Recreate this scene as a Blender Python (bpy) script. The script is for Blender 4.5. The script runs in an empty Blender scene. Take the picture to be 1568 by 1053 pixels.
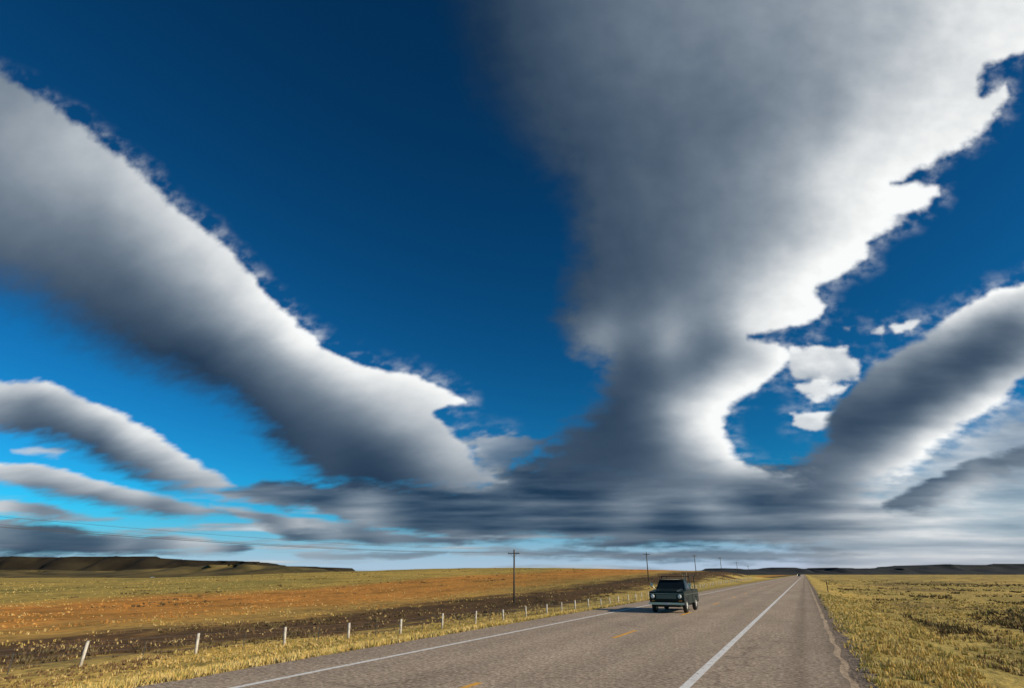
import bpy, bmesh, math, random
import numpy as np
from mathutils import Vector
rng=np.random.default_rng(7); random.seed(7)
A=math.radians(25.5); T=math.radians(21.98); H0=1.95
sA,cA=math.sin(A),math.cos(A)
scene=bpy.context.scene
COL=scene.collection
# ---------------------------------------------------------------- camera / world
cam=bpy.data.cameras.new("camera"); co=bpy.data.objects.new("camera",cam); COL.objects.link(co)
cam.lens=20; cam.sensor_width=36; cam.clip_end=40000; cam.clip_start=.05
co.location=(0,0,H0); co.rotation_euler=(math.pi/2+T,0,A); scene.camera=co
SUN_AZ=math.radians(86); SUN_EL=math.radians(23)
w=bpy.data.worlds.new("World"); scene.world=w; w.use_nodes=True
nt=w.node_tree; nt.nodes.clear()
def N(nt,t,**k):
    n=nt.nodes.new(t)
    for a,b in k.items(): setattr(n,a,b)
    return n
sky=N(nt,'ShaderNodeTexSky'); sky.sky_type='NISHITA'; sky.sun_disc=False
sky.sun_elevation=SUN_EL; sky.sun_rotation=SUN_AZ; sky.altitude=1300; sky.air_density=1.0; sky.dust_density=.2; sky.ozone_density=3
m1=N(nt,'ShaderNodeVectorMath',operation='SCALE'); m1.inputs['Scale'].default_value=.1
g=N(nt,'ShaderNodeGamma'); g.inputs['Gamma'].default_value=1.45
m2=N(nt,'ShaderNodeVectorMath',operation='MULTIPLY'); m2.inputs[1].default_value=(1.1,10.0,11.6)
bg=N(nt,'ShaderNodeBackground'); bg.inputs['Strength'].default_value=.1
wo=N(nt,'ShaderNodeOutputWorld')
L=nt.links.new
L(sky.outputs[0],m1.inputs[0]);L(m1.outputs[0],g.inputs[0]);L(g.outputs[0],m2.inputs[0]);L(m2.outputs[0],bg.inputs[0]);L(bg.outputs[0],wo.inputs[0])
sd=bpy.data.lights.new("sun",'SUN'); so=bpy.data.objects.new("sun",sd); COL.objects.link(so)
sd.energy=5.0; sd.angle=math.radians(.5); sd.color=(1,.85,.64)
sv=Vector((math.sin(SUN_AZ)*math.cos(SUN_EL),math.cos(SUN_AZ)*math.cos(SUN_EL),math.sin(SUN_EL)))
so.rotation_euler=sv.to_track_quat('Z','Y').to_euler(); so.location=(60,10,60)
scene.view_settings.view_transform='Standard'; scene.view_settings.look='None'; scene.view_settings.exposure=0
# ---------------------------------------------------------------- noise
def perlin(x,y,seed):
    r=np.random.default_rng(seed); P=r.permutation(256); ang=r.random(256)*2*np.pi
    gx,gy=np.cos(ang),np.sin(ang)
    xi=np.floor(x).astype(np.int64); yi=np.floor(y).astype(np.int64); xf=x-xi; yf=y-yi
    def gr(ix,iy,dx,dy):
        h=P[(P[ix&255]+iy)&255]; return gx[h]*dx+gy[h]*dy
    u=xf*xf*xf*(xf*(xf*6-15)+10); v=yf*yf*yf*(yf*(yf*6-15)+10)
    a=gr(xi,yi,xf,yf); b=gr(xi+1,yi,xf-1,yf); c=gr(xi,yi+1,xf,yf-1); d=gr(xi+1,yi+1,xf-1,yf-1)
    return ((a+(b-a)*u)*(1-v)+(c+(d-c)*u)*v)*1.5
def fbm(x,y,seed,o=5,g=.5):
    s=0;a=1;t=0
    for i in range(o):
        s=s+a*perlin(x*2**i+17.3*i,y*2**i-9.1*i,seed+i); t+=a; a*=g
    return s/t*1.6
def sstep(a,b,x):
    t=np.clip((x-a)/(b-a),0,1); return t*t*(3-2*t)
# ---------------------------------------------------------------- mesh helpers
def mk(name,verts,faces_flat,nper,mat=None,smooth=False):
    me=bpy.data.meshes.new(name)
    nv=len(verts); nf=len(faces_flat)//nper
    me.vertices.add(nv); me.vertices.foreach_set('co',np.asarray(verts,dtype=np.float32).ravel())
    me.loops.add(nf*nper); me.loops.foreach_set('vertex_index',np.asarray(faces_flat,dtype=np.int32).ravel())
    me.polygons.add(nf); me.polygons.foreach_set('loop_start',np.arange(0,nf*nper,nper,dtype=np.int32))
    me.polygons.foreach_set('use_smooth',np.full(nf,smooth))
    me.update(calc_edges=True)
    if mat: me.materials.append(mat)
    ob=bpy.data.objects.new(name,me); COL.objects.link(ob); return ob
def gridfaces(nx,ny):
    i,j=np.meshgrid(np.arange(nx-1),np.arange(ny-1)); a=(j*nx+i).ravel()
    return np.stack([a,a+1,a+nx+1,a+nx],1).ravel()
def mat(name,col=(.5,.5,.5),rough=.6,metal=0,spec=.5):
    m=bpy.data.materials.new(name); m.use_nodes=True; b=m.node_tree.nodes['Principled BSDF']
    b.inputs['Base Color'].default_value=(*col,1); b.inputs['Roughness'].default_value=rough; b.inputs['Metallic'].default_value=metal
    b.inputs['Specular IOR Level'].default_value=spec
    return m
def noisy(m,c1,c2,scale,dist=0,detail=4,stretch=(1,1,1)):
    t=m.node_tree; b=t.nodes['Principled BSDF']
    ge=N(t,'ShaderNodeNewGeometry'); mp=N(t,'ShaderNodeMapping'); mp.inputs['Scale'].default_value=stretch
    n=N(t,'ShaderNodeTexNoise'); n.inputs['Scale'].default_value=scale; n.inputs['Detail'].default_value=detail
    r=N(t,'ShaderNodeValToRGB'); r.color_ramp.elements[0].position=.3;r.color_ramp.elements[1].position=.7
    r.color_ramp.elements[0].color=(*c1,1); r.color_ramp.elements[1].color=(*c2,1)
    t.links.new(ge.outputs['Position'],mp.inputs[0]);t.links.new(mp.outputs[0],n.inputs['Vector']);t.links.new(n.outputs[0],r.inputs[0]);t.links.new(r.outputs[0],b.inputs['Base Color'])
    if dist:
        bu=N(t,'ShaderNodeBump'); bu.inputs['Distance'].default_value=dist; t.links.new(n.outputs[0],bu.inputs['Height']); t.links.new(bu.outputs[0],b.inputs['Normal'])
    return m
# ---------------------------------------------------------------- terrain
def Hgt(x,y):
    x=np.asarray(x,dtype=float); y=np.asarray(y,dtype=float)
    f=-x*sA+y*cA; s=x*cA+y*sA
    t=np.clip((-x-12.0)/12.0,0,1)
    z=-.06-1.84*(t*.75+.25*t*t*(3-2*t))
    z=z-.3*sstep(24,38,-x)-2.0*sstep(150,500,-s)
    ramp=np.clip((f-88)/262,0,1); ramp=ramp*(1.12-.12*ramp)*(1-sstep(380,900,f))
    z=z+7.4*ramp*np.exp(-((s-10)/190.)**2)*sstep(15,42,-x)
    # right side
    z=z-.5*sstep(1.2,6,x)-.45*sstep(8,40,x)
    off=np.maximum(sstep(14,30,-x),sstep(1.5,8,x))
    z=z+off*.16*perlin(x/9,y/14,5)+off*.05*perlin(x/2.1,y/3,6)+sstep(40,140,np.abs(x))*.5*perlin(x/60,y/80,8)
    return z
n1=420; xs=-5+28*np.sinh(np.linspace(-6.5,6.5,n1))
n2=420; ys=20+28*np.sinh(np.linspace(-4.5,6.5,n2))
X,Y=np.meshgrid(xs,ys); Z=Hgt(X,Y)
M_g=bpy.data.materials.new("prairie_grassland"); M_g.use_nodes=True
def ground_mat(m):
    t=m.node_tree; b=t.nodes['Principled BSDF']; b.inputs['Roughness'].default_value=.95; b.inputs['Specular IOR Level'].default_value=.1
    l=t.links.new
    ge=N(t,'ShaderNodeNewGeometry'); sx=N(t,'ShaderNodeSeparateXYZ'); l(ge.outputs['Position'],sx.inputs[0])
    def noise(sc,st=(1,1,1),det=5,rough=.6):
        mp=N(t,'ShaderNodeMapping'); mp.inputs['Scale'].default_value=st; l(ge.outputs['Position'],mp.inputs[0])
        n=N(t,'ShaderNodeTexNoise'); n.inputs['Scale'].default_value=sc; n.inputs['Detail'].default_value=det; n.inputs['Roughness'].default_value=rough
        l(mp.outputs[0],n.inputs['Vector']); return n.outputs[0]
    def math_(op,a,b_,c=None):
        n=N(t,'ShaderNodeMath',operation=op)
        for i,v in enumerate((a,b_,c)):
            if v is None: continue
            if isinstance(v,(int,float)): n.inputs[i].default_value=v
            else: l(v,n.inputs[i])
        return n.outputs[0]
    def ramp(f,st):
        r=N(t,'ShaderNodeValToRGB'); e=r.color_ramp.elements
        e[0].position=st[0][0]; e[0].color=(*st[0][1],1); e[1].position=st[-1][0]; e[1].color=(*st[-1][1],1)
        for p,c in st[1:-1]:
            q=e.new(p); q.color=(*c,1)
        l(f,r.inputs[0]); return r.outputs[0]
    def mul(a,b_,fac=1.0,bt='MULTIPLY'):
        n=N(t,'ShaderNodeMix',data_type='RGBA',blend_type=bt)
        if isinstance(fac,(int,float)): n.inputs[0].default_value=fac
        else: l(fac,n.inputs[0])
        for i,v in ((6,a),(7,b_)):
            if isinstance(v,tuple): n.inputs[i].default_value=(*v,1)
            else: l(v,n.inputs[i])
        return n.outputs[2]
    xd=math_('MULTIPLY_ADD',math_('SUBTRACT',noise(.05,(1,.5,1)),.5),34.0,sx.outputs[0])
    xd=math_('MULTIPLY_ADD',math_('SUBTRACT',noise(.5,(1,.35,1)),.5),18.0,xd)
    fr=math_('MULTIPLY_ADD',xd,1/140,1.0)
    P=lambda x:(x+140)/140
    gr=(.47,.35,.10); org=(.58,.27,.065); dk=(.12,.075,.04); vg=(.56,.42,.14)  # dk: cloud shadow along the fence strip, put into the ground colour
    c=ramp(fr,[(0,gr),(P(-110),gr),(P(-92),org),(P(-64),(.54,.27,.07)),(P(-53),(.48,.32,.10)),(P(-45),dk),(P(-34),dk),(P(-28.5),vg),(1,vg)])
    c=mul(c,ramp(noise(1.3,(1,.6,1),6,.7),[(.32,(.4,.4,.36)),(.46,(.85,.85,.8)),(.7,(1.35,1.3,1.15))]))
    c=mul(c,ramp(noise(.16,(1,.4,1),5,.65),[(.3,(.55,.58,.5)),(.5,(1,1,1)),(.72,(1.25,1.15,.95))]))
    c=mul(c,ramp(noise(.018,(1,.5,1),4),[(.35,(.75,.82,.8)),(.6,(1.1,1.05,1))]))
    rm=math_('GREATER_THAN',sx.outputs[0],6.5)
    pm=ramp(noise(.07,(1,.25,1),6,.7),[(.5,(0,0,0)),(.57,(1,1,1))])
    c=mul(c,(.17,.11,.055),math_('MULTIPLY',rm,math_('MULTIPLY',pm,.7)),'MIX')
    gd=math_('ADD',sx.outputs[0],math_('MULTIPLY',noise(1.6),1.3))
    gv=math_('MULTIPLY',math_('LESS_THAN',gd,1.65),math_('GREATER_THAN',sx.outputs[0],-12.1))
    c=mul(c,ramp(noise(22,(1,1,1),4),[(.35,(.09,.07,.055)),(.7,(.42,.34,.26))]),gv,'MIX')
    l(c,b.inputs['Base Color'])
    bu=N(t,'ShaderNodeBump'); bu.inputs['Distance'].default_value=.2; bu.inputs['Strength'].default_value=.8; l(noise(2.2,(1,.8,1),6,.7),bu.inputs['Height']); l(bu.outputs[0],b.inputs['Normal'])
ground_mat(M_g)
mk("ground",np.stack([X,Y,Z],-1).reshape(-1,3),gridfaces(n1,n2),4,M_g,True)
# ---------------------------------------------------------------- far hills
def ridge(name,pts,D,depth,m,seed,n=160):
    pts=np.array(pts); s=np.linspace(pts[0,0],pts[-1,0],n); e=np.interp(s,pts[:,0],pts[:,1])
    e=e+.0009*fbm(s*40,s*0,seed,4)*np.clip(e/.004,0,1)
    rows=[]; prof=[(-.9,0),(-.6,.12),(-.35,.35),(-.15,.72),(-.05,.95),(0,1),(.5,.98),(1,0)]
    for q,hh in prof:
        f=D+q*depth+ depth*.2*fbm(s*22,s*0+q*3,seed+9,4)
        hz=np.where(hh==0,-8,(e*D+H0+3)*(hh+.12*fbm(s*50,s*0+q*5,seed+3,4)*(0<hh<.99))-3)
        sd_=s*D
        rows.append(np.stack([sd_*cA-f*sA, sd_*sA+f*cA, hz],-1))
    V=np.concatenate(rows); return mk(name,V,gridfaces(n,len(prof)),4,m,True)
M_h=noisy(mat("shaded_hill",rough=.95,spec=.1),(.012,.010,.008),(.05,.04,.022),.012)  # cloud shade on the mesa is put into this dark base colour
M_h2=noisy(mat("hill_grass",rough=.95,spec=.1),(.05,.042,.02),(.17,.13,.05),.015)
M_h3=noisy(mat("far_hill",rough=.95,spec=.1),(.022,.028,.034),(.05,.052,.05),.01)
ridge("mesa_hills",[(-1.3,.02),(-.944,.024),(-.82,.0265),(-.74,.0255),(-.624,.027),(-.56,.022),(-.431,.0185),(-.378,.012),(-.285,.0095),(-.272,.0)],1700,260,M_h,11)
ridge("foothills",[(-.95,.004),(-.8,.006),(-.7,.003),(-.6,.007),(-.5,.013),(-.44,.0145),(-.37,.0115),(-.32,.005),(-.25,.004),(-.15,.003),(-.05,0)],1300,300,M_h2,21)
ridge("distant_hills",[(.26,0),(.33,.006),(.345,.009),(.38,.007),(.42,.0075),(.445,.010),(.47,.009),(.478,.001),(.482,.001),(.492,.008),(.52,.0095),(.6,.008),(.65,.010),(.7,.0145),(.78,.0135),(.84,.0155),(1.2,.018)],3200,500,M_h3,31)
# ---------------------------------------------------------------- road
M_r=bpy.data.materials.new("asphalt"); M_r.use_nodes=True
def road_mat(m):
    t=m.node_tree; b=t.nodes['Principled BSDF']; l=t.links.new
    b.inputs['Roughness'].default_value=.9; b.inputs['Specular IOR Level'].default_value=.08
    ge=N(t,'ShaderNodeNewGeometry'); sx=N(t,'ShaderNodeSeparateXYZ'); l(ge.outputs['Position'],sx.inputs[0])
    def noise(sc,st=(1,1,1),det=4):
        mp=N(t,'ShaderNodeMapping'); mp.inputs['Scale'].default_value=st; l(ge.outputs['Position'],mp.inputs[0])
        n=N(t,'ShaderNodeTexNoise'); n.inputs['Scale'].default_value=sc; n.inputs['Detail'].default_value=det; n.inputs['Roughness'].default_value=.75
        l(mp.outputs[0],n.inputs['Vector']); return n.outputs[0]
    def ramp(f,st,interp='LINEAR'):
        r=N(t,'ShaderNodeValToRGB'); r.color_ramp.interpolation=interp; e=r.color_ramp.elements
        e[0].position=st[0][0]; e[0].color=(*[st[0][1]]*3,1) if isinstance(st[0][1],float) else (*st[0][1],1)
        e[1].position=st[-1][0]; e[1].color=(*[st[-1][1]]*3,1) if isinstance(st[-1][1],float) else (*st[-1][1],1)
        for p,c in st[1:-1]:
            q=e.new(p); q.color=(*[c]*3,1) if isinstance(c,float) else (*c,1)
        l(f,r.inputs[0]); return r.outputs[0]
    def mul(a,c,f=1.0):
        n=N(t,'ShaderNodeMix',data_type='RGBA',blend_type='MULTIPLY'); n.inputs[0].default_value=f; l(a,n.inputs[6]); l(c,n.inputs[7]); return n.outputs[2]
    base=ramp(noise(11,(1,1,1),8),[(.34,(.15,.12,.09)),(.5,(.46,.365,.27)),(.66,(.85,.70,.55))])
    mr=N(t,'ShaderNodeMapRange'); mr.inputs[1].default_value=-12; mr.inputs[2].default_value=1
    ad=N(t,'ShaderNodeMath',operation='MULTIPLY_ADD'); l(noise(.5,(1,.15,1)),ad.inputs[0]); ad.inputs[1].default_value=.5; l(sx.outputs[0],ad.inputs[2]); l(ad.outputs[0],mr.inputs[0])
    Q=lambda x:(x+.25+12)/13
    tr=ramp(mr.outputs[0],[(0,.85),(Q(-10.1),.95),(Q(-9),.88),(Q(-8),1.0),(Q(-7.2),.88),(Q(-6.1),1.02),(Q(-5),.88),(Q(-4.1),1.0),(Q(-3.2),.89),(Q(-2.4),.95),(Q(-2.0),1.0),(Q(-.9),.95),(Q(-.45),.68),(Q(-.2),.88),(Q(.15),.82),(Q(.45),.6)])
    c=mul(base,tr); c=mul(c,ramp(noise(.35,(1,.3,1)),[(.3,.82),(.7,1.1)]))
    c=mul(c,ramp(noise(3,(1,1,1),6),[(.3,.78),(.7,1.15)]))
    n=N(t,'ShaderNodeTexVoronoi'); n.feature='DISTANCE_TO_EDGE'; n.inputs['Scale'].default_value=.13
    mp=N(t,'ShaderNodeMapping'); mp.inputs['Scale'].default_value=(.35,1,1); l(ge.outputs['Position'],mp.inputs[0])
    nv=N(t,'ShaderNodeVectorMath',operation='SCALE'); nn=N(t,'ShaderNodeTexNoise'); nn.inputs['Scale'].default_value=.9; l(ge.outputs['Position'],nn.inputs['Vector']); l(nn.outputs['Color'],nv.inputs[0]); nv.inputs['Scale'].default_value=.9
    av=N(t,'ShaderNodeVectorMath',operation='ADD'); l(mp.outputs[0],av.inputs[0]); l(nv.outputs[0],av.inputs[1]); l(av.outputs[0],n.inputs['Vector'])
    c=mul(c,ramp(n.outputs['Distance'],[(0,.72),(.003,.85),(.006,1.0)]))
    l(c,b.inputs['Base Color'])
    bu=N(t,'ShaderNodeBump'); bu.inputs['Distance'].default_value=.012; l(noise(50),bu.inputs['Height']); l(bu.outputs[0],b.inputs['Normal'])
road_mat(M_r)
yy=np.concatenate([np.arange(-60,80,.35),80+np.cumsum(np.linspace(.4,40,220))]); yy=yy[yy<4200]
def strip(name,x0,x1,z,m,y,rag=0,skirt=0,seed=1):
    a=x0+rag*fbm(y*.6,y*0+1,seed,4); c=x1+rag*fbm(y*.6,y*0+7,seed+5,4)
    rows=[np.stack([a,y,np.full_like(y,z)],-1),np.stack([c,y,np.full_like(y,z)],-1)]
    if skirt: rows=[np.stack([a-.1,y,np.full_like(y,z-skirt)],-1)]+rows+[np.stack([c+.25,y,np.full_like(y,z-skirt)],-1)]
    V=np.stack(rows,1).reshape(-1,3)
    return mk(name,V,gridfaces(len(rows),len(y)),4,m)
strip("highway_road",-11.55,.4,0,M_r,yy,.1,.1)
def paint(name,col):
    m=mat(name,col,.6); t=m.node_tree; b=t.nodes['Principled BSDF']
    ge=N(t,'ShaderNodeNewGeometry'); n=N(t,'ShaderNodeTexNoise'); n.inputs['Scale'].default_value=7;n.inputs['Detail'].default_value=8;n.inputs['Roughness'].default_value=.75
    r=N(t,'ShaderNodeValToRGB'); e=r.color_ramp.elements; e[0].position=.36;e[0].color=(.3,.25,.2,1);e[1].position=.48;e[1].color=(*col,1)
    t.links.new(ge.outputs['Position'],n.inputs['Vector']);t.links.new(n.outputs[0],r.inputs[0]);t.links.new(r.outputs[0],b.inputs['Base Color']);return m
M_w=paint("white_paint",(.85,.84,.8)); M_y=paint("yellow_paint",(.9,.45,.02))
strip("edge_line_marking",-2.43,-2.25,.004,M_w,yy,.006,seed=40)
strip("edge_line_marking.001",-9.94,-9.78,.004,M_w,yy,.006,seed=50)
V=[];F=[]
for k in range(-2,60):
    y0=20.3+12.2*k; b=len(V); V+=[(-6.09,y0,.004),(-5.94,y0,.004),(-5.94,y0+3.05,.004),(-6.09,y0+3.05,.004)]; F+=[b,b+1,b+2,b+3]
mk("centre_line_marking",V,F,4,M_y)
# ---------------------------------------------------------------- grass
def grass(name,n,r0,r1,azl,azr,filt,K,hmin,hmax,colf,seed,spread=.35,lean=(.15,.55),wk=1.0):
    g_=np.random.default_rng(seed)
    r=r0*(r1/r0)**g_.random(n); az=np.radians(azl+(azr-azl)*g_.random(n))
    f=r*np.cos(az); s=r*np.sin(az); x=s*cA-f*sA; y=s*sA+f*cA
    k=filt(x,y,r,g_.random(n)); x,y,r=x[k],y[k],r[k]; n=len(x); z=Hgt(x,y)
    hs=(hmin+(hmax-hmin)*g_.random(n)**1.6)
    col=colf(x,y,g_)
    V=np.zeros((n,K,3,3)); C=np.zeros((n,K,3,4)); C[...,3]=1
    for j in range(K):
        a=g_.random(n)*6.283; ln=lean[0]+lean[1]*g_.random(n); h=hs*(.6+.5*g_.random(n)); rad=hs*spread*np.sqrt(g_.random(n)); ba=g_.random(n)*6.283
        bx=x+rad*np.cos(ba); by=y+rad*np.sin(ba); wd=(.007+r*.00055)*wk; wa=g_.random(n)*6.283
        V[:,j,0]=np.stack([bx-wd*np.cos(wa),by-wd*np.sin(wa),z-.03],-1)
        V[:,j,1]=np.stack([bx+wd*np.cos(wa),by+wd*np.sin(wa),z-.03],-1)
        V[:,j,2]=np.stack([bx+h*ln*np.cos(a),by+h*ln*np.sin(a),z+h],-1)
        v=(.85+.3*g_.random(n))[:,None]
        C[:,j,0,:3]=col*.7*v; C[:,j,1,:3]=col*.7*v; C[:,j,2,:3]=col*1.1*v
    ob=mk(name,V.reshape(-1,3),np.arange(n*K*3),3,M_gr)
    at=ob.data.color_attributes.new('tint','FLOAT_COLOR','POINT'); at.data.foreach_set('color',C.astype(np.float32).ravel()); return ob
M_gr=mat("dry_grass",rough=.9,spec=.1); t=M_gr.node_tree; an=N(t,'ShaderNodeAttribute'); an.attribute_name='tint'
t.links.new(an.outputs['Color'],t.nodes['Principled BSDF'].inputs['Base Color'])
def colf(x,y,g_):
    n=len(x); u=g_.random(n); xx=x+7*fbm(x/14,y/30,77,3)
    gold=np.array([.62,.44,.14]); green=np.array([.42,.36,.10]); brown=np.array([.22,.14,.07]); org=np.array([.62,.31,.08]); straw=np.array([.68,.52,.22])
    c=np.where((u<.5)[:,None],gold,np.where((u<.7)[:,None],green,straw))
    c=np.where(((xx<-31)&(xx>-48)&(u<.75))[:,None],brown,c)  # tufts browned to follow the painted cloud-shadow strip
    c=np.where(((xx<-55)&(xx>-95)&(u<.75))[:,None],org,c)
    pat=(fbm(x/5,y/9,91,3)>.2)&(x>4); c=np.where((pat&(u<.45))[:,None],brown,c)
    return c
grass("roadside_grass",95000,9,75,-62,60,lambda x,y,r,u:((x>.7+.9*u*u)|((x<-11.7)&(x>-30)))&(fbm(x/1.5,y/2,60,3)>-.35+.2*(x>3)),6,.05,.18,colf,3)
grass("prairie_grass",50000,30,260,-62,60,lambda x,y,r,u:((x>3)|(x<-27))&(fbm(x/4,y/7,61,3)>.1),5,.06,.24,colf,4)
def sagec(x,y,g_):
    u=g_.random(len(x)); a=np.array([.13,.09,.045]); b=np.array([.19,.15,.07]); return np.where((u<.6)[:,None],a,b)
def sagef(x,y,r,u):
    p=fbm(x/7,y/16,62,4)
    near=((x-13)/4.5)**2+((y-44)/9.)**2<1
    far=(x>24)&(x<95)&(y>190)&(y<235)&(fbm(x/9,y/9,63,2)>-.3)
    return ((x>5)&(p>.36))|((x<-75)&(fbm(x/9,y/14,64,4)>.48))|(near&(u<.8))|far|((x<-31)&(x>-46)&(p>.0)&(u<.4))
grass("sagebrush",60000,16,330,-62,60,sagef,8,.1,.32,sagec,5,1.0,(.3,.8),1.6)
# ---------------------------------------------------------------- generic part builders
def obj_from_bm(bm,name,m,parent=None,smooth=False):
    me=bpy.data.meshes.new(name); bmesh.ops.recalc_face_normals(bm,faces=bm.faces); bm.to_mesh(me); bm.free()
    if m: me.materials.append(m)
    if smooth:
        for p in me.polygons: p.use_smooth=True
    o=bpy.data.objects.new(name,me); COL.objects.link(o)
    if parent: o.parent=parent
    return o
def box(bm,x0,x1,y0,y1,z0,z1,bev=0,taper=None):
    vs=[bm.verts.new((x,y,z)) for z in(z0,z1) for x,y in((x0,y0),(x1,y0),(x1,y1),(x0,y1))]
    fs=[bm.faces.new([vs[i] for i in q]) for q in((0,3,2,1),(4,5,6,7),(0,1,5,4),(1,2,6,5),(2,3,7,6),(3,0,4,7))]
    if bev: bmesh.ops.bevel(bm,geom=list({e for f in fs for e in f.edges}),offset=bev,segments=2,affect='EDGES')
def cyl(bm,p0,p1,r0,r1=None,seg=10):
    p0,p1=Vector(p0),Vector(p1); d=p1-p0; r1=r0 if r1 is None else r1
    q=d.to_track_quat('Z','Y'); 
    a=[bm.verts.new(p0+q@Vector((r0*math.cos(i*6.28318/seg),r0*math.sin(i*6.28318/seg),0))) for i in range(seg)]
    b=[bm.verts.new(p1+q@Vector((r1*math.cos(i*6.28318/seg),r1*math.sin(i*6.28318/seg),0))) for i in range(seg)]
    for i in range(seg): bm.faces.new((a[i],a[(i+1)%seg],b[(i+1)%seg],b[i]))
    bm.faces.new(a[::-1]); bm.faces.new(b)
def extr(bm,prof,x0,x1,bev=0):
    a=[bm.verts.new((x0,y,z)) for y,z in prof]; b=[bm.verts.new((x1,y,z)) for y,z in prof]; n=len(prof)
    fs=[bm.faces.new(a),bm.faces.new(b[::-1])]+[bm.faces.new((a[i],b[i],b[(i+1)%n],a[(i+1)%n])) for i in range(n)]
    if bev: bmesh.ops.bevel(bm,geom=list({e for f in fs[:2] for e in f.edges}),offset=bev,segments=2,affect='EDGES')
def empty(name,loc=(0,0,0)):
    e=bpy.data.objects.new(name,None); e.location=loc; COL.objects.link(e); return e
hz=lambda x,y:float(Hgt(np.array([x]),np.array([y]))[0])
# ---------------------------------------------------------------- fence
M_post=noisy(mat("weathered_post",rough=.85),(.35,.31,.25),(.66,.62,.54),6)
M_wire=mat("wire",(.18,.17,.16),.5,.6)
M_steel=mat("steel_post",(.06,.06,.05),.7)
fp=[(-32.6,2),(-31.8,7.5),(-31,12.8),(-30.2,18),(-29.5,23.3),(-28.6,28.5),(-27.6,33),(-26.5,37.2),(-25.8,41.6),(-25.2,45.8),(-24.5,49.6)]
y=54.0
while y<330: fp.append((-24.2+.15*math.sin(y),y)); y+=4.4+.5*random.random()
fe=empty("wire_fence"); bm=bmesh.new(); bt=bmesh.new(); bw=bmesh.new(); tops=[]
for i,(x,y) in enumerate(fp):
    z=hz(x,y); h=1.0+random.uniform(-.07,.07); lx,ly=random.uniform(-.05,.05),random.uniform(-.05,.05)
    if i==3: lx=.1
    r=.08+random.uniform(-.012,.012)
    cyl(bm,(x,y,z-.2),(x+lx,y+ly,z+h),r,r*.9,9); tops.append((x+lx*.5,y,z,h))
    if i+1<len(fp):
        x2,y2=fp[i+1]; xm,ym=(x+x2)/2,(y+y2)/2; zm=hz(xm,ym); cyl(bt,(xm,ym,zm-.1),(xm+.02,ym,zm+.82),.022,.022,5)
for a,b in zip(tops,tops[1:]):
    for q in(.28,.52,.74,.94): cyl(bw,(a[0],a[1],a[2]+a[3]*q),(b[0],b[1],b[2]+b[3]*q),.006,.006,4)
obj_from_bm(bm,"posts",M_post,fe,True); obj_from_bm(bt,"steel_stays",M_steel,fe); obj_from_bm(bw,"wires",M_wire,fe)
# ---------------------------------------------------------------- utility poles
M_pole=noisy(mat("pole_wood",rough=.9),(.05,.035,.025),(.13,.1,.075),5,stretch=(1,1,.1))
M_ins=mat("insulator",(.35,.4,.4),.2)
py=[-4,84,172,257,343,430,520]; pz=[]
for i,y in enumerate(py):
    x=-39.7; z=hz(x,y); hp=7.5; nm="utility_pole" if i==0 else "utility_pole.%03d"%i
    e=empty(nm,(x,y,z)); bm=bmesh.new(); cyl(bm,(0,0,-.5),(0,0,hp),.16,.11,12); obj_from_bm(bm,"shaft",M_pole,e,True)
    bm=bmesh.new(); box(bm,-1,1,-.17,-.115,hp-.62,hp-.5,.01); obj_from_bm(bm,"crossarm",M_pole,e)
    bm=bmesh.new(); cyl(bm,(-.55,-.14,hp-.6),(0,-.14,hp-1.15),.02,.02,5); cyl(bm,(.55,-.14,hp-.6),(0,-.14,hp-1.15),.02,.02,5); obj_from_bm(bm,"braces",M_steel,e)
    bm=bmesh.new()
    for q in(-.92,.92,-.45): cyl(bm,(q,-.14,hp-.5),(q,-.14,hp-.3),.05,.035,8)
    cyl(bm,(0,0,hp),(0,0,hp+.18),.045,.035,8); obj_from_bm(bm,"insulators",M_ins,e)
    pz.append((x,y,z+hp))
bw=bmesh.new()
for a,b in zip(pz,pz[1:]):
    for q,dz in((-.92,-.3),(.92,-.3),(-.45,-.3),(0,.18)):
        pr=None
        for k in range(17):
            t_=k/16; p=(a[0]+q,a[1]+(b[1]-a[1])*t_,a[2]+(b[2]-a[2])*t_+dz-4*.9*t_*(1-t_))
            if pr: cyl(bw,pr,p,.009,.009,4)
            pr=p
obj_from_bm(bw,"power_lines",M_wire)
# ---------------------------------------------------------------- roadside delineator
e=empty("delineator_post",(2.3,87,hz(2.3,87))); bm=bmesh.new(); box(bm,-.05,.05,-.015,.015,-.2,1.35,.005); obj_from_bm(bm,"stake",M_pole,e)
bm=bmesh.new(); cyl(bm,(0,-.018,1.22),(0,-.03,1.22),.05,.05,12); obj_from_bm(bm,"reflector",mat("reflector",(.7,.6,.4),.2),e)
# ---------------------------------------------------------------- distant white shed
f,s=720,-.585*720; sx_,sy_=s*cA-f*sA,s*sA+f*cA
e=empty("farm_shed",(sx_,sy_,hz(sx_,sy_))); e.scale=(.6,.6,.75); M_wh=mat("white_siding",(.6,.59,.56),.7)
bm=bmesh.new(); box(bm,-3.5,3.5,-2.5,2.5,-.3,2.4); obj_from_bm(bm,"walls",M_wh,e)
bm=bmesh.new(); extr(bm,[(-2.9,2.35),(0,3.9),(2.9,2.35),(2.9,2.5),(0,4.05),(-2.9,2.5)],-3.8,3.8); obj_from_bm(bm,"roof",mat("tin_roof",(.4,.4,.4),.5),e)
bm=bmesh.new(); box(bm,-.8,.8,-2.54,-2.505,0,2.0); obj_from_bm(bm,"door",M_pole,e)
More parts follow.
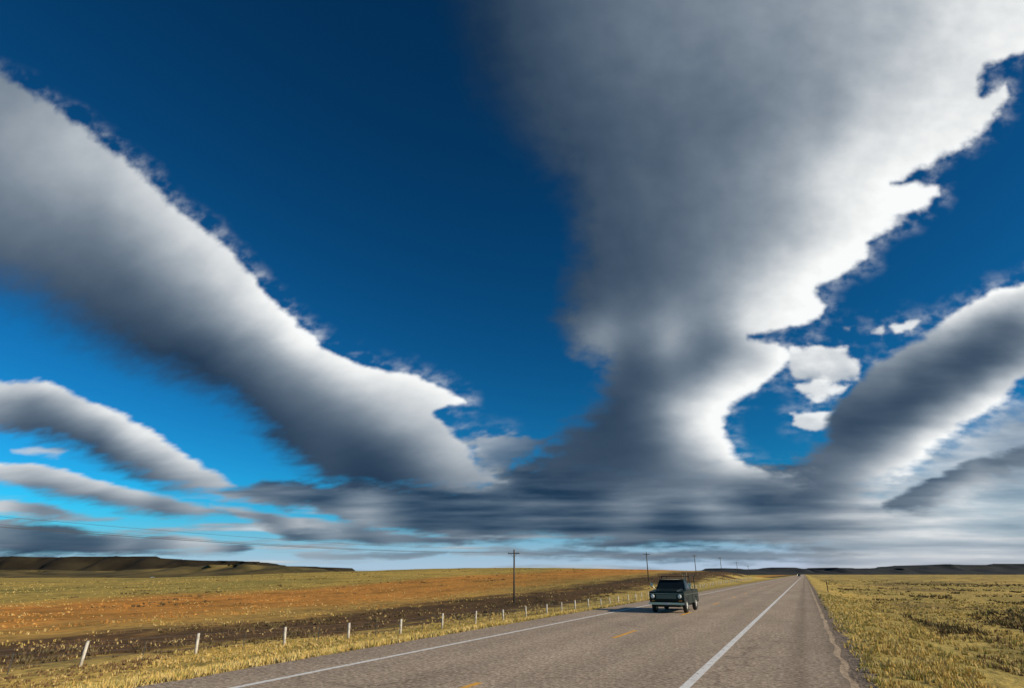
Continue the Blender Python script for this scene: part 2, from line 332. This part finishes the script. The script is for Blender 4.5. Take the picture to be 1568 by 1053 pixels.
# ---------------------------------------------------------------- pickup truck (faces -Y)
def truck(name,loc):
    P=mat("truck_paint",(.006,.014,.013),.32,.0,.35); Cx=mat("chrome",(.5,.5,.48),.28,1); G=mat("window_glass",(.012,.018,.02),.08,0,.5)
    K=mat("rubber",(.015,.015,.015),.8); D=mat("dark_underbody",(.01,.01,.01),.8); Wp=mat("hub_white",(.6,.6,.57),.4); R=mat("roof_paint",(.014,.026,.024),.4)
    Hl=mat("headlamp_lens",(.8,.82,.8),.1); Am=mat("amber_lens",(.6,.2,.02),.2); Gr=mat("grille_dark",(.012,.015,.015),.4); Li=mat("load_wood",(.35,.25,.13),.8)
    e=empty(name,loc)
    def arch(cy,r=.43,n=9,cz=.36,zb=.42):
        a0=math.asin((zb-cz)/r); return [(cy+r*math.cos(a0+(math.pi-2*a0)*k/n),cz+r*math.sin(a0+(math.pi-2*a0)*k/n)) for k in range(n+1)]
    fr,rr=-1.62,1.42
    prof=[(-2.38,.52),(-2.42,.7),(-2.43,.98),(-2.36,1.06),(-1.2,1.12),(-1.08,1.14),(.36,1.14),(.36,.42)]+arch(fr)+[]
    bm=bmesh.new(); extr(bm,prof,-.93,.93,.03); obj_from_bm(bm,"front_body",P,e)
    bm=bmesh.new(); vs=[(-.62,-2.34,1.05),(.62,-2.34,1.05),(.74,-1.1,1.13),(-.74,-1.1,1.13)]; tp=[(-.54,-2.24,1.115),(.54,-2.24,1.115),(.64,-1.12,1.21),(-.64,-1.12,1.21)]
    a=[bm.verts.new(v) for v in vs]; b=[bm.verts.new(v) for v in tp]; bm.faces.new(b); [bm.faces.new((a[i],a[(i+1)%4],b[(i+1)%4],b[i])) for i in range(4)]; obj_from_bm(bm,"hood",P,e)
    bp=[(.42,1.13),(2.42,1.13),(2.44,.55),(2.4,.46)]+arch(rr)+[(.42,.42)]
    bm=bmesh.new(); extr(bm,bp,-.93,-.85,.01); extr(bm,bp,.85,.93,.01); box(bm,-.845,.845,2.36,2.42,.5,1.12,.01); box(bm,-.845,.845,.42,.47,.5,1.12,.01); box(bm,-.845,.845,.475,2.355,.56,.62); obj_from_bm(bm,"cargo_bed",P,e)
    B=[(-.84,-1.06),(.84,-1.06),(.84,.34),(-.84,.34)]; Tt=[(-.68,-.66),(.68,-.66),(.7,.26),(-.7,.26)]; zb,zt=1.14,1.6
    bm=bmesh.new(); a=[bm.verts.new((*p,zb)) for p in B]; b=[bm.verts.new((*p,zt)) for p in Tt]; [bm.faces.new((a[i],a[(i+1)%4],b[(i+1)%4],b[i])) for i in range(4)]; bm.faces.new(b); obj_from_bm(bm,"cab_pillars",P,e)
    bm=bmesh.new(); box(bm,-.72,.72,-.74,.31,1.602,1.68,.035); obj_from_bm(bm,"roof",R,e,True)
    bm=bmesh.new()
    for i in range(4):
        A0,A1,B0,B1=Vector((*B[i],zb)),Vector((*B[(i+1)%4],zb)),Vector((*Tt[i],zt)),Vector((*Tt[(i+1)%4],zt))
        nrm=(A1-A0).cross(B0-A0).normalized()*.006
        f_=lambda u,v:(A0.lerp(A1,u).lerp(B0.lerp(B1,u),v))+nrm
        segs=[(.06,.94)] if i in(0,2) else [(.1,.32),(.36,.92)] if i==1 else [(.08,.64),(.68,.9)]
        for u0,u1 in segs: bm.faces.new([bm.verts.new(f_(u,v)) for u,v in((u0,.1),(u1,.1),(u1,.93),(u0,.93))])
    obj_from_bm(bm,"windows",G,e)
    bm=bmesh.new(); box(bm,-.9,.9,-2.455,-2.432,.66,.97,.008); obj_from_bm(bm,"grille_surround",P,e)
    bm=bmesh.new(); box(bm,-.54,.54,-2.47,-2.457,.71,.93); obj_from_bm(bm,"grille_opening",Gr,e)
    bm=bmesh.new()
    for k in range(4): box(bm,-.53,.53,-2.485,-2.472,.735+k*.05,.745+k*.05)
    box(bm,-.9,.9,-2.47,-2.457,.95,.968)
    obj_from_bm(bm,"grille_bars",Cx,e)
    bm=bmesh.new(); [cyl(bm,(q,-2.456,.83),(q,-2.5,.83),.115,.105,18) for q in(-.72,.72)]; obj_from_bm(bm,"headlamp_rims",Cx,e)
    bm=bmesh.new(); [cyl(bm,(q,-2.502,.83),(q,-2.53,.83),.09,.06,18) for q in(-.72,.72)]; obj_from_bm(bm,"headlamps",Hl,e)
    bm=bmesh.new(); [box(bm,q-.08,q+.08,-2.45,-2.41,.58,.64) for q in(-.72,.72)]; obj_from_bm(bm,"turn_signals",Am,e)
    bm=bmesh.new(); box(bm,-.97,.97,-2.6,-2.5,.42,.53,.03); [box(bm,q-.03,q+.03,-2.497,-2.3,.42,.5) for q in(-.5,.5)]; obj_from_bm(bm,"front_bumper",Cx,e)
    bm=bmesh.new(); box(bm,-.15,.15,-2.615,-2.603,.42,.53); obj_from_bm(bm,"licence_plate",Wp,e)
    bm=bmesh.new(); box(bm,-.93,.93,2.46,2.56,.42,.56,.02); obj_from_bm(bm,"rear_bumper",Cx,e)
    bm=bmesh.new(); box(bm,-.7,.7,-2.3,2.35,.3,.45); [cyl(bm,(-.8,q,.36),(.8,q,.36),.06,.06,8) for q in(fr,rr)]; box(bm,-.84,.84,-2.3,-1.0,.45,.95) ; obj_from_bm(bm,"chassis",D,e)
    for i,(wx,wy) in enumerate(((-.8,fr),(.8,fr),(-.8,rr),(.8,rr))):
        sg=1 if wx>0 else -1
        bm=bmesh.new(); pr=[(.2,.0),(.34,.0),(.365,.03),(.365,.17),(.34,.2),(.2,.2)]
        rings=[[bm.verts.new((wx+sg*(o-.07),wy+r*math.cos(k*.2618),.365+r*math.sin(k*.2618))) for k in range(24)] for r,o in pr]
        for a_,b_ in zip(rings,rings[1:]):
            for k in range(24): bm.faces.new((a_[k],a_[(k+1)%24],b_[(k+1)%24],b_[k]))
        obj_from_bm(bm,"tyre_%d"%(i+1),K,e,True)
        bm=bmesh.new(); cyl(bm,(wx-sg*.06,wy,.365),(wx+sg*.115,wy,.365),.205,.18,20); cyl(bm,(wx+sg*.117,wy,.365),(wx+sg*.15,wy,.365),.09,.07,14); obj_from_bm(bm,"hub_%d"%(i+1),Wp,e)
    bm=bmesh.new()
    for q in(-1,1):
        cyl(bm,(q*.9,-.95,1.16),(q*1.05,-1.0,1.38),.012,.012,6); box(bm,q*1.06-.07,q*1.06+.07,-1.03,-.99,1.3,1.48,.01)
    cyl(bm,(.82,-1.25,1.14),(.86,-1.15,1.95),.006,.004,5); obj_from_bm(bm,"mirrors_and_aerial",Cx,e)
    bm=bmesh.new()
    for q in(-.8,.8):
        for yy_ in(.55,2.2): cyl(bm,(q,yy_,.62),(q,yy_,1.85),.022,.022,6)
        cyl(bm,(q,.5,1.85),(q,2.3,1.85),.02,.02,6)
    cyl(bm,(-.8,.55,1.82),(.8,.55,1.82),.02,.02,6); obj_from_bm(bm,"cargo_rack",D,e)
    bm=bmesh.new(); box(bm,-.5,.75,.6,2.2,.63,1.0,.02); cyl(bm,(.5,.8,.8),(.62,1.0,2.15),.02,.015,6); cyl(bm,(.3,.9,.8),(.35,1.2,1.95),.02,.015,6); obj_from_bm(bm,"load",Li,e)
    bm=bmesh.new()
    for q in(-1,1):
        x0,x1=sorted((q*.931,q*.936)); box(bm,x0,x1,-1.05,-1.035,.5,1.12); box(bm,x0,x1,.12,.135,.5,1.12); box(bm,x0,x1,.362,.415,.46,1.12)
    obj_from_bm(bm,"door_seams",D,e)
    bm=bmesh.new()
    for q in(-1,1):
        x0,x1=sorted((q*.938,q*.96)); box(bm,x0,x1,-.05,.08,.98,1.01); x0,x1=sorted((q*.932,q*.942)); box(bm,x0,x1,-2.2,.35,.9,.925); box(bm,x0,x1,.45,2.35,.9,.925)
    obj_from_bm(bm,"side_trim",Cx,e)
    return e
truck("pickup_truck",(-6.95,36.4,0))
truck("pickup_truck.001",(-4.1,520,0))
# ---------------------------------------------------------------- sky clouds (dome patch, gnomonic chart of the dome): sunlit and shaded tones painted into a glow
st=.00205
cx=np.arange(-1.15,1.15,st); cy=np.arange(-.47,.78,st); CX,CY=np.meshgrid(cx,cy)
u0=(CX*871+784).ravel(); w0=(526.5-CY*871).ravel()       # chart units: 871 per radian, downward
ex_=np.exp(np.clip((w0-878)/140,-6,.3))
nu=(u0-1050)/(1+1.5*ex_); nv=w0+270*ex_                   # foreshortened noise coordinates
rr_=np.hypot(u0-1050,(w0-960))+30; th=np.arctan2(u0-1050,960-w0)
rad=fbm(th*11,np.log(rr_)*5,700,5,.5)*(1-.85*sstep(420,680,w0))   # streaks along the wave clouds
wx=fbm(nu/48,nv/38,100,6,.52); wy=fbm(nu/48,nv/38,200,6,.52)
bwx=fbm(nu/190,nv/150,120,3); bwy=fbm(nu/190,nv/150,220,3)
uw=u0+6*wx+4*bwx; ww=w0+5.5*wy/(1+.8*ex_)+4*bwy
fine=fbm(nu/24,nv/17,300,6,.55); bil=fbm(nu/60,nv/44,330,6,.5)
streak=fbm(nu/120,nv/34,400,6,.5)
def sdf(pts):
    p=np.array(pts,float); n=len(p); best=np.full(u0.shape,1e9); inside=np.zeros(u0.shape,bool); wn=0; wd=0
    for i in range(n):
        a,b=p[i],p[(i+1)%n]; ex,ey=b[0]-a[0],b[1]-a[1]; dx,dy=uw-a[0],ww-a[1]
        t=np.clip((dx*ex+dy*ey)/(ex*ex+ey*ey+1e-9),0,1); d2=(dx-t*ex)**2+(dy-t*ey)**2
        best=np.minimum(best,d2); k=1/(d2+60)**1.5; k=k*math.hypot(ex,ey); wn=wn+k*(a[2]+(b[2]-a[2])*t); wd=wd+k
        if abs(ey)>1e-9:
            c=((a[1]>ww)!=(b[1]>ww))&(uw<ex*(ww-a[1])/ey+a[0]); inside^=c
    return np.where(inside,1,-1)*np.sqrt(best),wn/wd
def rbf(sm,c=28):
    s=np.array(sm,float); d=np.sqrt((s[:,None,0]-s[None,:,0])**2+(s[:,None,1]-s[None,:,1])**2+c*c)
    lam=np.linalg.solve(d-np.eye(len(s))*4.,s[:,2]-s[:,2].mean()); v=np.full(u0.shape,s[:,2].mean())
    for q,l_ in zip(s,lam): v=v+l_*np.sqrt((u0+5*wx+5*bwx-q[0])**2+(w0+4*wy+5*bwy-q[1])**2+c*c)
    return np.clip(v,s[:,2].min()-6,s[:,2].max()+6)
RGB=np.zeros((len(u0),3)); AL=np.zeros(u0.shape)
def over(rgb,al):
    global RGB,AL
    na=al+AL*(1-al); f=np.where(na>1e-5,al/np.maximum(na,1e-5),1)[:,None]
    RGB=rgb*f+RGB*(1-f); AL=na
def tint(G_):
    G_=G_*1.03+3+3*sstep(140,215,G_); G_=np.clip(G_,34,252); k=1-np.clip(G_,0,240)/240
    return np.clip(np.stack([G_-21*k-2,G_+4*k,G_+35*k],-1),0,252)
def cloud(pts,sm,amp=5,str_=0,rag=1.0,amax=1.0,fringe=0.,rd=2.5):
    d,wd=sdf(pts); wd=np.maximum(wd*1.3,5)
    er=fine*.4+bil*.45+rad*.2
    al=sstep(-.6,1.0,(d+rag*er*np.clip(wd,5,20))/wd)
    gv=rbf(sm); br=np.clip((gv-60)/150,0,1)  # sampled greys carry the painted sunlit rims and shaded bellies
    if fringe:
        fw=sstep(-34,6,d)*sstep(-.1,.8,fine*.4+bil*.4+rad*.4+.1)*fringe*sstep(95,150,gv)*sstep(40,20,wd); al=np.maximum(al,fw)
        gv=gv+(215-gv)*.45*sstep(6,-14,d)*sstep(95,150,gv)
    gv=gv+amp*(.3+br)*bil*.9+amp*.4*fine*br+str_*streak+rd*rad*1.2
    over(tint(gv),al*amax)
# horizon haze painted as a pale glow, and low broken streaks
hz_=sstep(745,874,w0)
hr=np.stack([78+95*hz_+25*sstep(900,1500,u0),145+50*hz_,198+20*hz_],-1)
over(hr,np.clip(hz_*1.0,0,1)*.95)
lowm=sstep(745,800,w0)*(1-.5*sstep(860,876,w0))
over(tint(155+45*bil+30*streak),np.clip(sstep(.0,.6,streak+.15*fine)*.8,0,1)*lowm)
# right veil
cloud([(1240,775,30),(1330,735,40),(1400,695,40),(1480,655,30),(1556,620,30),(1800,560,30),(1800,900,20),(1230,900,40)],
 [(1400,715,190),(1480,670,200),(1545,650,175),(1545,690,155),(1450,700,175),(1300,780,150),(1400,800,185),(1500,780,195),(1550,760,180),(1350,850,180),(1500,850,170),(1700,700,180)],8,34,1.4,.8)
# horizon bank: overlapping streaky layers
cloud([(325,748,8),(400,738,8),(470,740,8),(620,735,12),(735,740,12),(790,705,14),(850,690,26),(1000,690,30),(1180,712,10),(1240,705,10),(1320,735,40),(1400,760,50),(1480,790,50),(1400,822,30),(1250,835,12),(1100,830,8),(960,838,8),(830,822,8),(700,826,8),(600,812,7),(530,802,6),(480,780,6),(400,774,6),(345,764,6)],
 [(360,750,120),(400,757,98),(430,770,100),(500,757,80),(600,757,80),(560,775,130),(640,785,72),(700,765,78),(745,715,135),(800,720,78),(850,700,72),(850,760,68),(950,760,105),(930,740,72),(1000,800,68),(1090,778,145),(1050,800,76),(1100,815,92),(1180,765,80),(1250,745,98),(1260,785,120),(1320,770,165),(1200,810,105),(1400,790,185),(1300,815,155),(500,780,90),(600,795,108),(700,800,90),(750,805,76),(800,815,100),(900,800,70),(900,822,110),(1000,825,92),(980,765,122)],8,40,1.6,.97)
cloud([(690,845,6),(760,838,5),(860,840,5),(1000,842,6),(1100,836,6),(1230,842,10),(1340,846,10),(1230,856,8),(1050,860,7),(900,856,6),(760,853,6)],[(760,846,130),(900,848,100),(1050,850,90),(1200,850,120)],8,18,1.8,.8)
cloud([(385,800,5),(450,795,5),(520,800,5),(600,812,5),(720,826,7),(640,836,6),(520,834,6),(430,826,6)],[(420,803,170),(500,806,160),(600,820,125),(450,820,80),(560,828,85),(680,830,90)],6,14,1.5,.95)
cloud([(430,848,5),(560,842,5),(680,846,6),(600,858,5),(470,860,5)],[(480,852,150),(600,850,120)],6,14,1.8,.75)
cloud([(700,668,8),(735,662,8),(800,668,10),(850,670,12),(860,700,14),(800,712,14),(740,735,12),(715,712,10),(735,690,10),(705,684,8)],[(720,674,165),(760,672,160),(800,685,105),(840,690,76),(760,705,110),(745,725,135)],16,16,2.6,.82,.4)
cloud([(325,772,5),(400,780,5),(470,798,6),(520,813,6),(430,813,8),(370,797,6)],[(380,785,160),(440,801,150),(410,804,95)],5,6)
# left low lenses
cloud([(-250,700,5),(15,705,4),(60,708,4),(120,724,4),(200,746,4),(290,765,5),(340,780,5),(410,790,7),(300,792,10),(200,783,12),(120,768,12),(15,745,10),(-250,735,10)],
 [(15,712,205),(80,720,200),(60,745,110),(150,742,190),(150,765,98),(220,758,180),(240,778,92),(300,778,155),(360,788,115)],6,6)
cloud([(-250,760,5),(15,766,4),(80,772,5),(140,788,5),(100,796,8),(15,790,8),(-250,790,8)],[(15,772,180),(60,784,120),(110,786,140)],6,6)
cloud([(-250,790,6),(15,796,5),(90,798,5),(160,812,6),(270,815,5),(330,826,6),(390,836,6),(370,846,8),(200,850,9),(-250,850,10)],
 [(15,802,135),(60,815,80),(150,818,84),(200,822,145),(280,822,180),(220,840,74),(100,838,70),(330,835,170),(350,846,95),(15,835,84)],10,18,1.6,.96)
cloud([(15,686,4),(60,685,4),(105,692,4),(90,699,6),(40,694,5)],[(50,690,195),(80,694,185)],4,0,1,.8)
cloud([(-250,560,5),(15,582,5),(70,580,5),(110,603,5),(170,628,5),(235,662,5),(290,700,5),(330,718,5),(362,742,7),(320,750,12),(250,746,16),(180,718,18),(110,690,18),(15,664,14),(-250,640,14)],
 [(20,590,195),(65,588,205),(50,612,125),(100,612,175),(50,640,98),(30,660,78),(120,630,180),(110,655,105),(160,640,195),(150,675,92),(200,660,210),(195,685,132),(180,706,78),(240,685,195),(235,715,118),(230,738,72),(290,712,200),(290,732,136),(330,735,168)],7,5)
# big left cloud
cloud([(-260,-60,14),(0,112,9),(50,140,9),(110,182,9),(175,228,9),(225,272,8),(280,326,8),(330,362,7),(365,402,7),(405,442,6),(440,480,5),(470,505,4),(500,530,4),(545,550,4),(600,568,4),(640,578,4),(672,592,4),(714,616,3),(690,623,4),(668,634,4),(680,650,5),(702,664,6),(716,686,6),(730,702,7),(745,722,9),(775,742,9),(700,752,12),(600,752,14),(500,745,18),(470,722,22),(430,695,24),(385,650,28),(340,615,32),(290,598,40),(220,572,45),(150,535,55),(90,500,60),(15,458,60),(-260,360,60)],
 [(-150,60,130),(-100,300,90),(20,140,128),(20,200,150),(15,300,122),(15,370,100),(15,430,74),(80,190,156),(100,250,168),(150,330,132),(100,400,94),(60,340,115),(170,255,180),(200,300,184),(250,320,198),(260,370,182),(200,420,98),(150,480,66),(220,520,60),(320,375,208),(330,420,194),(300,450,142),(260,480,95),(300,540,60),(380,430,218),(390,470,212),(400,520,150),(380,560,90),(360,590,62),(440,500,226),(470,530,226),(480,565,165),(480,600,115),(430,640,66),(540,562,230),(560,590,200),(560,630,140),(540,680,68),(620,582,228),(640,600,220),(610,640,176),(600,670,110),(600,710,70),(660,650,178),(700,680,190),(690,700,166),(730,728,152),(690,735,130),(640,735,84),(500,720,68),(700,615,236)],6,0,1.2,1,.6)
# small puffs right of centre
for P_,S_ in [([(1203,560,5),(1215,535,5),(1250,527,5),(1300,533,5),(1322,560,5),(1312,585,5),(1270,588,6),(1215,578,6)],[(1215,565,190),(1250,540,220),(1300,550,232),(1290,578,195),(1240,570,180)]),
              ([(1212,585,5),(1250,580,5),(1305,588,5),(1290,603,5),(1255,613,5),(1225,600,5)],[(1230,590,205),(1280,592,225),(1260,606,240)]),
              ([(1213,633,4),(1245,629,4),(1280,628,4),(1270,648,5),(1250,662,5),(1218,654,4)],[(1225,640,215),(1260,636,232),(1245,655,185)]),
              ([(1335,512,4),(1350,498,4),(1352,514,4)],[(1345,507,190),(1350,505,190)]),
              ([(1360,500,4),(1385,492,4),(1412,491,4),(1395,510,5),(1370,512,4)],[(1380,500,215),(1400,497,220)]),
              ([(1290,500,4),(1310,498,4),(1305,506,4)],[(1300,502,150),(1305,501,150)])]:
    cloud(P_,S_,20,10,2.0,.92,.35)
# right cloud
cloud([(1800,340,5),(1640,410,5),(1560,436,4),(1520,443,4),(1470,470,5),(1425,505,6),(1370,536,8),(1330,565,8),(1292,602,8),(1272,632,8),(1260,665,12),(1235,698,14),(1205,718,14),(1170,735,20),(1180,775,30),(1300,780,40),(1350,752,25),(1390,725,14),(1425,692,10),(1480,655,10),(1530,622,8),(1556,585,8),(1800,500,8)],
 [(1700,400,200),(1700,480,120),(1545,447,238),(1540,475,135),(1545,510,92),(1530,560,98),(1500,462,230),(1490,490,150),(1460,490,208),(1450,530,98),(1450,580,85),(1410,520,172),(1400,560,95),(1545,590,205),(1530,610,236),(1500,600,140),(1370,560,130),(1380,600,80),(1330,585,110),(1320,630,72),(1290,660,74),(1390,640,92),(1440,625,118),(1480,635,220),(1430,665,215),(1400,690,225),(1370,680,140),(1320,700,110),(1290,720,120),(1250,720,98),(1200,735,88),(1200,760,78),(1260,755,94),(1340,725,200),(1320,755,160)],9,8,1.3,1,.45)
# lens lower right
cloud([(1350,768,5),(1400,745,5),(1450,716,5),(1500,697,5),(1560,684,4),(1800,650,5),(1800,700,20),(1560,735,25),(1480,765,18),(1420,785,12),(1365,782,8)],
 [(1380,765,95),(1420,745,90),(1430,765,130),(1470,730,100),(1470,755,200),(1510,710,90),(1510,740,180),(1550,695,100),(1550,720,120),(1500,700,125),(1700,680,110)],8,22,1.5,.92)
# great central cloud
cloud([(640,-400,90),(670,-100,80),(700,15,70),(722,100,60),(760,165,60),(812,230,55),(860,290,45),(882,340,36),(878,400,32),(862,450,30),(860,500,28),(880,540,22),(922,556,16),(915,600,22),(890,640,26),(850,662,22),(820,700,26),(830,740,40),(950,770,50),(1180,755,40),(1240,735,18),(1172,720,5),(1145,708,5),(1122,684,6),(1110,655,6),(1118,625,7),(1150,603,7),(1168,590,6),(1205,560,6),(1212,540,5),(1198,521,5),(1150,516,5),(1200,502,6),(1256,492,5),(1264,465,6),(1250,442,7),(1290,418,5),(1328,398,5),(1325,372,7),(1365,345,8),(1410,325,8),(1438,302,7),(1436,282,6),(1400,276,6),(1362,284,7),(1425,250,8),(1480,222,9),(1520,190,9),(1548,150,7),(1540,126,6),(1500,142,9),(1512,108,8),(1556,92,7),(1640,40,8),(1900,-100,8),(1900,-400,8)],
 [(730,40,48),(760,120,52),(800,60,66),(900,60,93),(1000,60,110),(1150,60,130),(1300,50,156),(1420,50,188),(1480,50,210),(1540,40,224),(1545,80,228),(840,180,66),(920,180,82),(1000,180,92),(1150,180,111),(1280,180,156),(1380,170,202),(1440,140,210),(1480,190,230),(1520,160,222),(900,300,68),(980,310,86),(1050,300,99),(1150,260,130),(1220,260,166),(1300,250,210),(1370,260,230),(1420,290,244),(1360,310,246),(1290,320,218),(1200,330,155),(900,420,68),(930,380,72),(1000,420,89),(1080,380,112),(1150,360,135),(1220,370,186),(1300,370,230),(1300,400,245),(1230,430,240),(1170,420,186),(1080,440,120),(915,515,140),(890,500,86),(950,490,99),(1000,480,110),(1050,490,130),(1120,480,168),(1180,480,214),(1240,478,244),(1150,505,216),(960,550,82),(1030,520,155),(1000,570,85),(1070,545,95),(1120,530,125),(1170,530,194),(1200,540,242),(1150,555,175),(1140,585,234),(1110,570,170),(1060,590,140),(1040,630,175),(960,600,70),(930,650,62),(1000,640,110),(1090,610,220),(1070,650,224),(1100,660,240),(1110,690,240),(1150,712,228),(1060,690,162),(1090,715,152),(1000,680,86),(900,690,68),(840,690,72),(950,720,74),(1020,725,100),(1000,760,94),(1150,735,96),(1100,750,96),(1000,-200,110),(1500,-200,200),(750,-200,70)],9,0,1.3,1,.45,3.5)
AL*=1-sstep(.95,1.12,np.abs(CX.ravel())); AL*=1-sstep(.66,.76,CY.ravel())
rgb=np.clip(RGB,0,253)/255
rgb=np.where(rgb<=.04045,rgb/12.92,((rgb+.055)/1.055)**2.4)
r3=np.array([cA,sA,0]); f3=np.array([-sA*math.cos(T),cA*math.cos(T),math.sin(T)]); u3=np.array([sA*math.sin(T),-cA*math.sin(T),math.cos(T)])
D3=CX.ravel()[:,None]*r3+CY.ravel()[:,None]*u3+f3; D3/=np.linalg.norm(D3,axis=1)[:,None]
M_c=bpy.data.materials.new("painted_cloud_glow"); M_c.use_nodes=True; t=M_c.node_tree; t.nodes.clear()  # emission shows the painted cloud light and shade, unlit by the sun
an=N(t,'ShaderNodeAttribute'); an.attribute_name='cloud'; em=N(t,'ShaderNodeEmission'); tr=N(t,'ShaderNodeBsdfTransparent'); mx=N(t,'ShaderNodeMixShader'); ou=N(t,'ShaderNodeOutputMaterial')
l=t.links.new; l(an.outputs['Color'],em.inputs[0]); l(an.outputs['Alpha'],mx.inputs[0]); l(tr.outputs[0],mx.inputs[1]); l(em.outputs[0],mx.inputs[2]); l(mx.outputs[0],ou.inputs[0])
try: M_c.cycles.emission_sampling='NONE'
except Exception as ex: print(ex)
ob=mk("sky",D3*9000+np.array([0,0,H0]),gridfaces(len(cx),len(cy)),4,M_c,True)
at=ob.data.color_attributes.new('cloud','FLOAT_COLOR','POINT'); at.data.foreach_set('color',np.concatenate([rgb,np.clip(AL,0,1)[:,None]],1).astype(np.float32).ravel())
